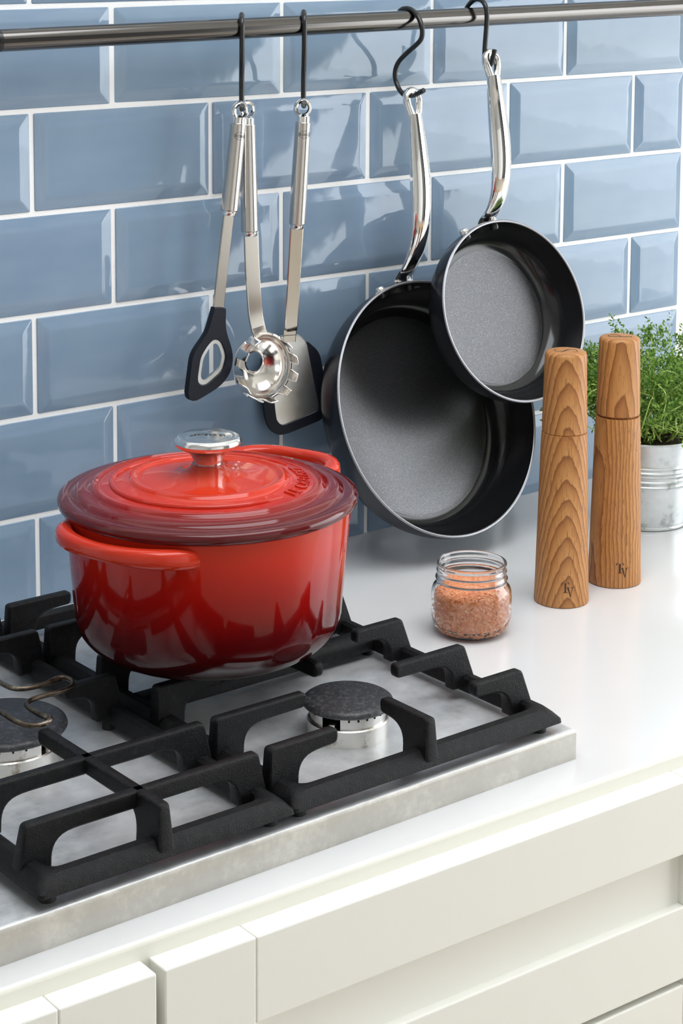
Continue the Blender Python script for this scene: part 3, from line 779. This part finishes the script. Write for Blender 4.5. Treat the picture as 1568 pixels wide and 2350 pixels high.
# ------------------------------------------------------------------ frying pans
def frying_pan(C, n, u, Rr, rb, dep, hx, hpath, hw, label, riv, hang):
    n = Vector(n).normalized(); u = Vector(u); u = (u - n * u.dot(n)).normalized(); v_ = n.cross(u)
    Mw = Matrix(((u.x, v_.x, n.x, C[0]), (u.y, v_.y, n.y, C[1]), (u.z, v_.z, n.z, C[2]), (0, 0, 0, 1)))
    inv = Mw.inverted()
    p = thing('frying_pan', None, label, 'pan', 'frying pans hanging by the wall', mtx=Mw)
    th = .0030
    side = []
    for k in range(13):
        t_ = k / 12; a = PI / 2 * t_
        side.append((rb + (Rr - th - rb) * (math.sin(a) ** .85) * (1 - .12 * (1 - t_)), -dep + dep * (1 - math.cos(a)) ** .95))
    side[-1] = (Rr - th, 0)
    lathe('pan_wall', [(rb - .002, -dep)] + side, M_pan_in, p, 120, (0, 0, 0), 60)
    lathe('cooking_surface', [(0, -dep + .0002), (rb - .004, -dep + .0002), (rb - .001, -dep + .0004)], M_pan_base, p, 96, cap0=True)
    lathe('rim', [(Rr - th, 0), (Rr - th + .0006, .0007), (Rr - .0006, .0007), (Rr, 0), (Rr, -.0006)], M_pan_rim, p, 120, (0, 0, 0), 60)
    outp = [(Rr, -.0005)]
    for r, z in side[::-1][1:]: outp.append((r + th * 1.1, z - th * .4 - .0004))
    outp += [(rb + .001, -dep - .004), (rb - .004, -dep - .0055), (0, -dep - .0055)]
    lathe('pan_shell', outp, M_pan_out, p, 120, (0, 0, 0), 60)
    # handle
    path = catmull([inv @ Vector((hx, y, z)) for y, z in hpath], 6)
    prof = catmull([Vector((a, b, 0)) for a, b in hw], 6)
    def sec(i, nn):
        q = prof[min(i, len(prof) - 1)]
        return [(1.22 * q.x * math.cos(2 * PI * k / 20), 1.18 * q.y * math.sin(2 * PI * k / 20)) for k in range(20)]
    rows = sweep(path, sec, False, (1, 0, 0)); vs, fs = grid(rows, True, True, True)
    h = obj('handle', vs, fs, M_chrome, p, True, 60)
    # teardrop eye of the handle
    (y0, z0), (y1, z1) = hang; L_ = z1 - z0
    eye = []
    for s, wd in ((0, .0016), (.15, .0038), (.38, .0064), (.65, .0082), (.85, .0072), (.97, .0035)): eye.append((wd, s))
    loop = [(a, s) for a, s in eye] + [(0, 1.0)] + [(-a, s) for a, s in eye[::-1][:-1]]
    pth = catmull([inv @ Vector((hx + a, y0 + (y1 - y0) * s, z0 + L_ * s)) for a, s in loop], 5, True)
    tube('handle_eye', pth, .0044, M_chrome, h, 12, True)
    # flange and rivets
    rows = []
    for k in range(13):
        a = R(riv[0] + (riv[1] - riv[0]) * k / 12); e = math.sin(PI * (k + .6) / 13.2) ** .5
        c_, s_ = math.cos(a), math.sin(a); z0_, z1_ = -.006 + .0 * e, -.006 - .020 * e
        def ro(z): return Rr - .001 + z * .28
        rows.append([(ro(z0_) * c_, ro(z0_) * s_, z0_), ((ro(z0_) + .003) * c_, (ro(z0_) + .003) * s_, z0_), ((ro(z1_) + .003) * c_, (ro(z1_) + .003) * s_, z1_), (ro(z1_) * c_, ro(z1_) * s_, z1_)])
    vs, fs = grid(rows, True, True, True); obj('handle_flange', vs, fs, M_chrome, h, True, 60)
    for k, a in enumerate((riv[0] + 6, riv[1] - 6)):
        c_, s_ = math.cos(R(a)), math.sin(R(a)); d = Vector((c_, s_, 0))
        for r_, mm, sg, nm in ((Rr + .0005, M_chrome, 1, 'rivet'), (Rr - .0062, M_pan_out, -1, 'rivet')):
            Mr = Matrix.Translation(Vector((r_ * c_, r_ * s_, -.013))) @ Vector((0, 0, 1)).rotation_difference(d * sg).to_matrix().to_4x4()
            lathe(nm, [(.0052, -.004), (.0052, .0008), (.0042, .0026), (.002, .0034), (0, .0036)], mm, h if sg > 0 else p, 18, mtx=Mr)
    return p
frying_pan((.3495, -.100, .1601), (.0471, -.9281, .3693), (.9987, .0507, 0), .1408, .112, .050, .3495,
           [(-.036, .2830), (-.0385, .2940), (-.0475, .3060), (-.0575, .3250), (-.0635, .3480), (-.0652, .3750), (-.0640, .4050), (-.0600, .4350), (-.0560, .4600), (-.0540, .4740)],
           [(.0120, .0022), (.0110, .0024), (.0095, .0030), (.0095, .0048), (.0100, .0066), (.0108, .0078), (.0108, .0078), (.0096, .0068), (.0080, .0058), (.0070, .0048)],
           'large black frying pan, the lower of the two on the tiled wall', (79, 109), ((-.0548, .4660), (-.0475, .4985)))
frying_pan((.4449, -.115, .2572), (-.0137, -.9428, .333), (.9999, -.0145, 0), .1019, .076, .0425, .4449,
           [(-.066, .3440), (-.0680, .3520), (-.0760, .3620), (-.0850, .3800), (-.0885, .4020), (-.0880, .4250), (-.0850, .4500), (-.0805, .4760), (-.0765, .4980), (-.0745, .5130)],
           [(.0110, .0022), (.0105, .0024), (.0092, .0030), (.0095, .0048), (.0100, .0066), (.0106, .0076), (.0106, .0076), (.0094, .0068), (.0080, .0058), (.0070, .0048)],
           'small black frying pan, hanging higher and overlapping the other', (80, 118), ((-.0758, .5055), (-.0680, .5370)))

# ------------------------------------------------------------------ wooden mills
def mill(c, name, cat, label, mats, gap, letter, zj, zt, mono_az):
    t = thing(name, (c[0], c[1], 0), label, cat, 'pair of wooden mills')
    def rad(z): return .0277 - (.0277 - .0232) * (z / zj) ** .9 if z < zj else .0228 - (.0228 - .0208) * (z - zj) / (zt - zj)
    body = [(0, .0003), (.024, .0003), (.0272, .0006), (.0277, .0018)] + [(rad(zj * k / 10), zj * k / 10) for k in range(1, 11)] + [(.0222, zj + .0003), (.019, zj + .0003), (.019, zj + .006)]
    lathe('mill_body', body, mats[0], t, 72, (0, 0, 0), 35)
    z0 = zj + gap
    cp = lathe('mill_cap', [(.018, z0), (.0216, z0), (.0224, z0 + .0008)] + [(rad(z0 + (zt - .004 - z0) * k / 8), z0 + (zt - .004 - z0) * k / 8) for k in range(1, 9)] + [(.0203, zt - .0020), (.0188, zt - .0006), (.0165, zt), (0, zt)], mats[1], t, 72, (0, 0, 0), 35)
    # serif monogram near the foot
    def bar(bm, poly, put):
        a = [bm.verts.new(put(x, y, .00018)) for x, y in poly]; bm.faces.new(a)
        b = [bm.verts.new(put(x, y, -.0004)) for x, y in poly]
        n = len(poly)
        for i in range(n): bm.faces.new((a[i], b[i], b[(i + 1) % n], a[(i + 1) % n]))
    def put(x, y, h):
        z = .0215 + y; r = rad(z) + h; th = R(mono_az) + x / r
        return (r * math.cos(th), r * math.sin(th), z)
    bm = bmesh.new(); k = .001
    T = [[(-3.6, 5.6), (4.0, 5.6), (4.0, 5.0), (-3.6, 5.0)], [(-3.6, 5.0), (-2.7, 5.0), (-3.4, 3.2), (-3.8, 3.2)], [(3.2, 5.0), (4.0, 5.0), (4.3, 3.2), (3.9, 3.2)],
         [(-.6, 5.0), (1.0, 5.0), (1.0, -4.3), (-.6, -4.3)], [(-1.9, -4.3), (2.3, -4.3), (2.3, -4.9), (-1.9, -4.9)]]
    V = [[(1.3, .6), (4.3, .6), (4.3, .1), (1.3, .1)], [(6.0, .6), (9.2, .6), (9.2, .1), (6.0, .1)], [(2.0, .1), (3.7, .1), (5.9, -9.0), (5.3, -9.6)], [(7.2, .1), (7.9, .1), (5.9, -9.4), (5.3, -9.6)]]
    for pl in T + V: bar(bm, [((x - 1.5) * k, y * k) for x, y in pl], put)
    me = bpy.data.meshes.new('monogram'); bm.to_mesh(me); bm.free(); link('monogram', me, M_burn, t, False)
    # letter on the cap
    def stroke(pts, wf):
        path = catmull([Vector((x, y, 0)) for x, y in pts], 6); n = len(path); L_, R_ = [], []
        for i, q in enumerate(path):
            tt = (path[min(i + 1, n - 1)] - path[max(i - 1, 0)]).normalized(); nn = Vector((-tt.y, tt.x, 0)); wd = wf(i / (n - 1))
            L_.append(q + nn * wd); R_.append(q - nn * wd)
        return L_, R_
    ex, ey = Vector((.629, .777, 0)), Vector((-.777, .629, 0))     # letter up runs to the left in the picture
    rows_v, faces = [], []
    for pts, wf in letter:
        L_, R_ = stroke(pts, wf); b0 = len(rows_v)
        for hh in (.00015, -.0003):
            for q in L_ + R_:
                w_ = (ex * q.x + ey * q.y) * .001; rows_v.append((w_.x, w_.y, zt + hh))
        n = len(L_)
        for i in range(n - 1): faces.append((b0 + i, b0 + i + 1, b0 + n + i + 1, b0 + n + i))
    obj('cap_letter', rows_v, faces, M_burn, cp, False)
S_l = [([(5.2, 6.6), (6.4, 9.2), (2.6, 11.0), (-3.2, 10.4), (-6.0, 7.0), (-4.2, 3.4), (0, .6), (4.2, -2.8), (6.2, -6.4), (3.4, -10.0), (-2.6, -11.0), (-6.6, -9.4), (-5.6, -6.2)], lambda t_: .34 + .9 * max(0, 1 - abs(t_ - .5) / .16))]
P_l = [([(-2.4, 11.5), (-2.6, 4), (-2.6, -4), (-2.6, -11.5)], lambda t_: .32 + .9 * (1 - abs(2 * t_ - 1) ** 3)), ([(-2.6, 11), (3.0, 11.2), (6.2, 7.2), (5.4, 2.0), (1.0, -.4), (-2.6, -.2)], lambda t_: .34 + .3 * (1 - abs(2 * t_ - 1))), ([(-5.2, -11.5), (0, -11.5)], lambda t_: .36)]
mill((.3428, -.2955), 'salt_mill', 'mill', 'shorter-looking wooden salt mill in front, arched grain, S on its cap', (M_wood1, M_wood1c), .0004, S_l, .1745, .2570, -124)
mill((.4290, -.2865), 'pepper_mill', 'mill', 'wooden pepper mill behind, straight grain, dark gap under its cap, P on top', (M_wood2, M_wood2c), .0022, P_l, .1760, .2590, -122)

# ------------------------------------------------------------------ jar of lentils
JC = (.2094, -.3070)
outer = [(0, .0006), (.024, .0004), (.0300, .0016), (.0345, .0055), (.0372, .0110), (.0386, .0180), (.0390, .0280), (.0389, .0370), (.0383, .0430), (.0368, .0470), (.0345, .0497), (.0334, .0515), (.0334, .0530), (.0346, .0540), (.0350, .0550), (.0345, .0560), (.0331, .0568), (.0329, .0600), (.0337, .0612), (.0340, .0622), (.0335, .0632), (.0328, .0640), (.0328, .0668), (.0338, .0684), (.0338, .0698), (.0330, .0706)]
inner_j = [(.0316, .0704), (.0308, .0690), (.0308, .0560), (.0312, .0520), (.0328, .0490), (.0350, .0460), (.0362, .0425), (.0367, .0370), (.0368, .0280), (.0364, .0190), (.0350, .0125), (.0322, .0085), (.0270, .0062), (0, .0058)]
jar = lathe('glass_jar', outer + inner_j, M_glass, None, 80, (0, 0, 0), 80); jar.location = (*JC, 0)
tag(jar, 'small open clear glass jar holding red lentils', 'jar')
rng = random.Random(3)
bm = bmesh.new()
def jr(z):
    pts = sorted([(b, a) for a, b in inner_j[4:]]);
    for (z0, r0), (z1, r1) in zip(pts[:-1], pts[1:]):
        if z0 <= z <= z1: return r0 + (r1 - r0) * (z - z0) / max(z1 - z0, 1e-6)
    return pts[-1][1]
FILL = .0405
core = [(0, .0068)] + [(jr(z) - .0050, z) for z in [.0085 + (FILL - .0105) * k / 10 for k in range(11)]] + [(0, FILL - .0035)]
lens_v = []
def lentil(c_, nrm, r):
    a = nrm.orthogonal().normalized(); b = nrm.cross(a); vs = []
    k = 8; ph = rng.random() * 6
    r1 = [bm.verts.new(c_ + (a * math.cos(ph + 2 * PI * j / k) + b * math.sin(ph + 2 * PI * j / k)) * r) for j in range(k)]
    r2 = [bm.verts.new(c_ + (a * math.cos(ph + 2 * PI * j / k) + b * math.sin(ph + 2 * PI * j / k)) * r * .62 + nrm * r * .30) for j in range(k)]
    r3 = [bm.verts.new(c_ + (a * math.cos(ph + 2 * PI * j / k) + b * math.sin(ph + 2 * PI * j / k)) * r * .62 - nrm * r * .30) for j in range(k)]
    bm.faces.new(r2); bm.faces.new(r3[::-1])
    for j in range(k):
        j2 = (j + 1) % k; bm.faces.new((r1[j], r1[j2], r2[j2], r2[j])); bm.faces.new((r3[j], r3[j2], r1[j2], r1[j]))
for i in range(2600):
    z = .0072 + (FILL - .0072) * rng.random(); a = rng.uniform(R(150), R(390)); r = rng.uniform(.0020, .0026)
    rr_ = jr(z) - .0008 - rng.random() * .0022
    nrm = (Vector((math.cos(a), math.sin(a), 0)) + Vector((rng.gauss(0, .55), rng.gauss(0, .55), rng.gauss(0, .6)))).normalized()
    lentil(Vector((rr_ * math.cos(a), rr_ * math.sin(a), z)), nrm, r)
for i in range(1500):
    a = rng.random() * 2 * PI; rr_ = (jr(FILL) - .0026) * math.sqrt(rng.random())
    nrm = (Vector((0, 0, 1)) + Vector((rng.gauss(0, .4), rng.gauss(0, .4), 0))).normalized()
    lentil(Vector((rr_ * math.cos(a), rr_ * math.sin(a), FILL - .0015 + rng.random() * .0022)), nrm, rng.uniform(.0020, .0026))
me = bpy.data.meshes.new('red_lentils'); bm.to_mesh(me); bm.free()
le = link('red_lentils', me, M_lentil, None, True, 30); le.location = (*JC, .0002)
tag(le, 'split red lentils filling the little glass jar', 'lentils', None, 'stuff')
co = lathe('lentil_bulk', core, M_lentil, le, 40); co['kind'] = 'stuff'

# ------------------------------------------------------------------ potted thyme
BC = (.6120, -.1630)
pt = thing('potted_thyme', (*BC, 0), 'bushy green thyme in a small galvanised bucket at the right', 'plant')
prof = [(0, .0012), (.0425, .0012), (.0440, .0004), (.0452, .0015), (.0452, .0035), (.0446, .0045)]
def br_(z): return .0446 + (.0545 - .0446) * z / .100
for k in range(1, 90):
    z = .0045 + .0955 * k / 90; r = br_(z)
    for zc, hh in ((.052, .0012), (.0575, .0016), (.064, .0010), (.0685, .0016), (.0735, .0010)):
        r += 1.6 * hh * math.exp(-((z - zc) / .0014) ** 2)
    prof.append((r, z))
prof += [(.0545, .100), (.0560, .1005), (.0566, .1018), (.0560, .1030), (.0545, .1028), (.0530, .1000), (.0525, .092), (.050, .089)]
lathe('zinc_bucket', prof, M_zinc, pt, 80, (0, 0, 0), 50)
rows = []
for k in range(9):
    r = .0525 * k / 8
    rows.append([Vector((max(r, 1e-4) * math.cos(2 * PI * j / 40), max(r, 1e-4) * math.sin(2 * PI * j / 40), .0965 + .010 * (1 - (r / .0525) ** 2) + .003 * mnoise.noise(Vector((r * 90, j * .6, 1))))) for j in range(40)])
vs, fs = grid(rows); obj('soil', vs, fs, M_soil, pt, True, 80)
rg = random.Random(11)
lv, lf = [], []
def leaf(p0, d, up, ln, wd):
    s = d.cross(up)
    if s.length < 1e-5: s = d.orthogonal()
    s.normalize(); nn = s.cross(d).normalized(); b = len(lv)
    lv.extend([p0, p0 + d * ln * .5 + s * wd + nn * ln * .06, p0 + d * ln, p0 + d * ln * .5 - s * wd + nn * ln * .06]); lf.append((b, b + 1, b + 2, b + 3))
def sprig(path, dens, lsc=1.):
    n = len(path)
    for i in range(2, n):
        if rg.random() > dens: continue
        q = path[i]; tt = (path[min(i + 1, n - 1)] - path[i - 1]).normalized(); a0 = rg.random() * 6.28
        o1 = tt.orthogonal().normalized(); o2 = tt.cross(o1)
        for k in range(2 + (rg.random() < .4)):
            a = a0 + k * PI + rg.gauss(0, .4)
            d = (o1 * math.cos(a) + o2 * math.sin(a) + tt * rg.uniform(.2, .9) + Vector((0, 0, .2))).normalized()
            leaf(q, d, Vector((rg.gauss(0, .5), rg.gauss(0, .5), 1)), rg.uniform(.0042, .0074) * lsc, rg.uniform(.0011, .0019) * lsc)
NST = 190
for i in range(NST):
    a = rg.random() * 2 * PI; lean = rg.random() ** .6; r0 = .038 * math.sqrt(rg.random())
    hgt = rg.uniform(.055, .122) * (1.08 - .42 * lean); reach = .012 + .082 * lean
    if rg.random() < .10: hgt *= 1.18
    p0 = Vector((r0 * math.cos(a), r0 * math.sin(a), .100)); ctl = [p0]
    wob = rg.uniform(-.7, .7)
    for k in range(1, 7):
        t_ = k / 6; aa = a + wob * t_ + rg.gauss(0, .10)
        rr_ = r0 + reach * t_ ** (1.1 if lean < .6 else .8)
        z = .100 + hgt * (math.sin(t_ * PI * .55) if lean < .75 else math.sin(t_ * PI * .80) * .9) + rg.gauss(0, .0022)
        ctl.append(Vector((rr_ * math.cos(aa) + rg.gauss(0, .0025), rr_ * math.sin(aa) + rg.gauss(0, .0025), z)))
    path = catmull(ctl, 4)
    if i < 90: tube('stem', path, lambda t_: .0011 - .0006 * t_, M_stem, pt, 4)
    sprig(path, .95)
    for _ in range(5):
        j = rg.randrange(5, len(path) - 2); q = path[j]; d = Vector((rg.gauss(0, 1), rg.gauss(0, 1), rg.gauss(.7, .6))).normalized(); sub = [q]
        for k in range(1, 8): sub.append(sub[-1] + (d + Vector((rg.gauss(0, .3), rg.gauss(0, .3), rg.gauss(.12, .2)))).normalized() * .0036)
        sprig(sub, .9, .85)
lo = obj('foliage', lv, lf, M_leaf, pt, False); lo['kind'] = 'stuff'
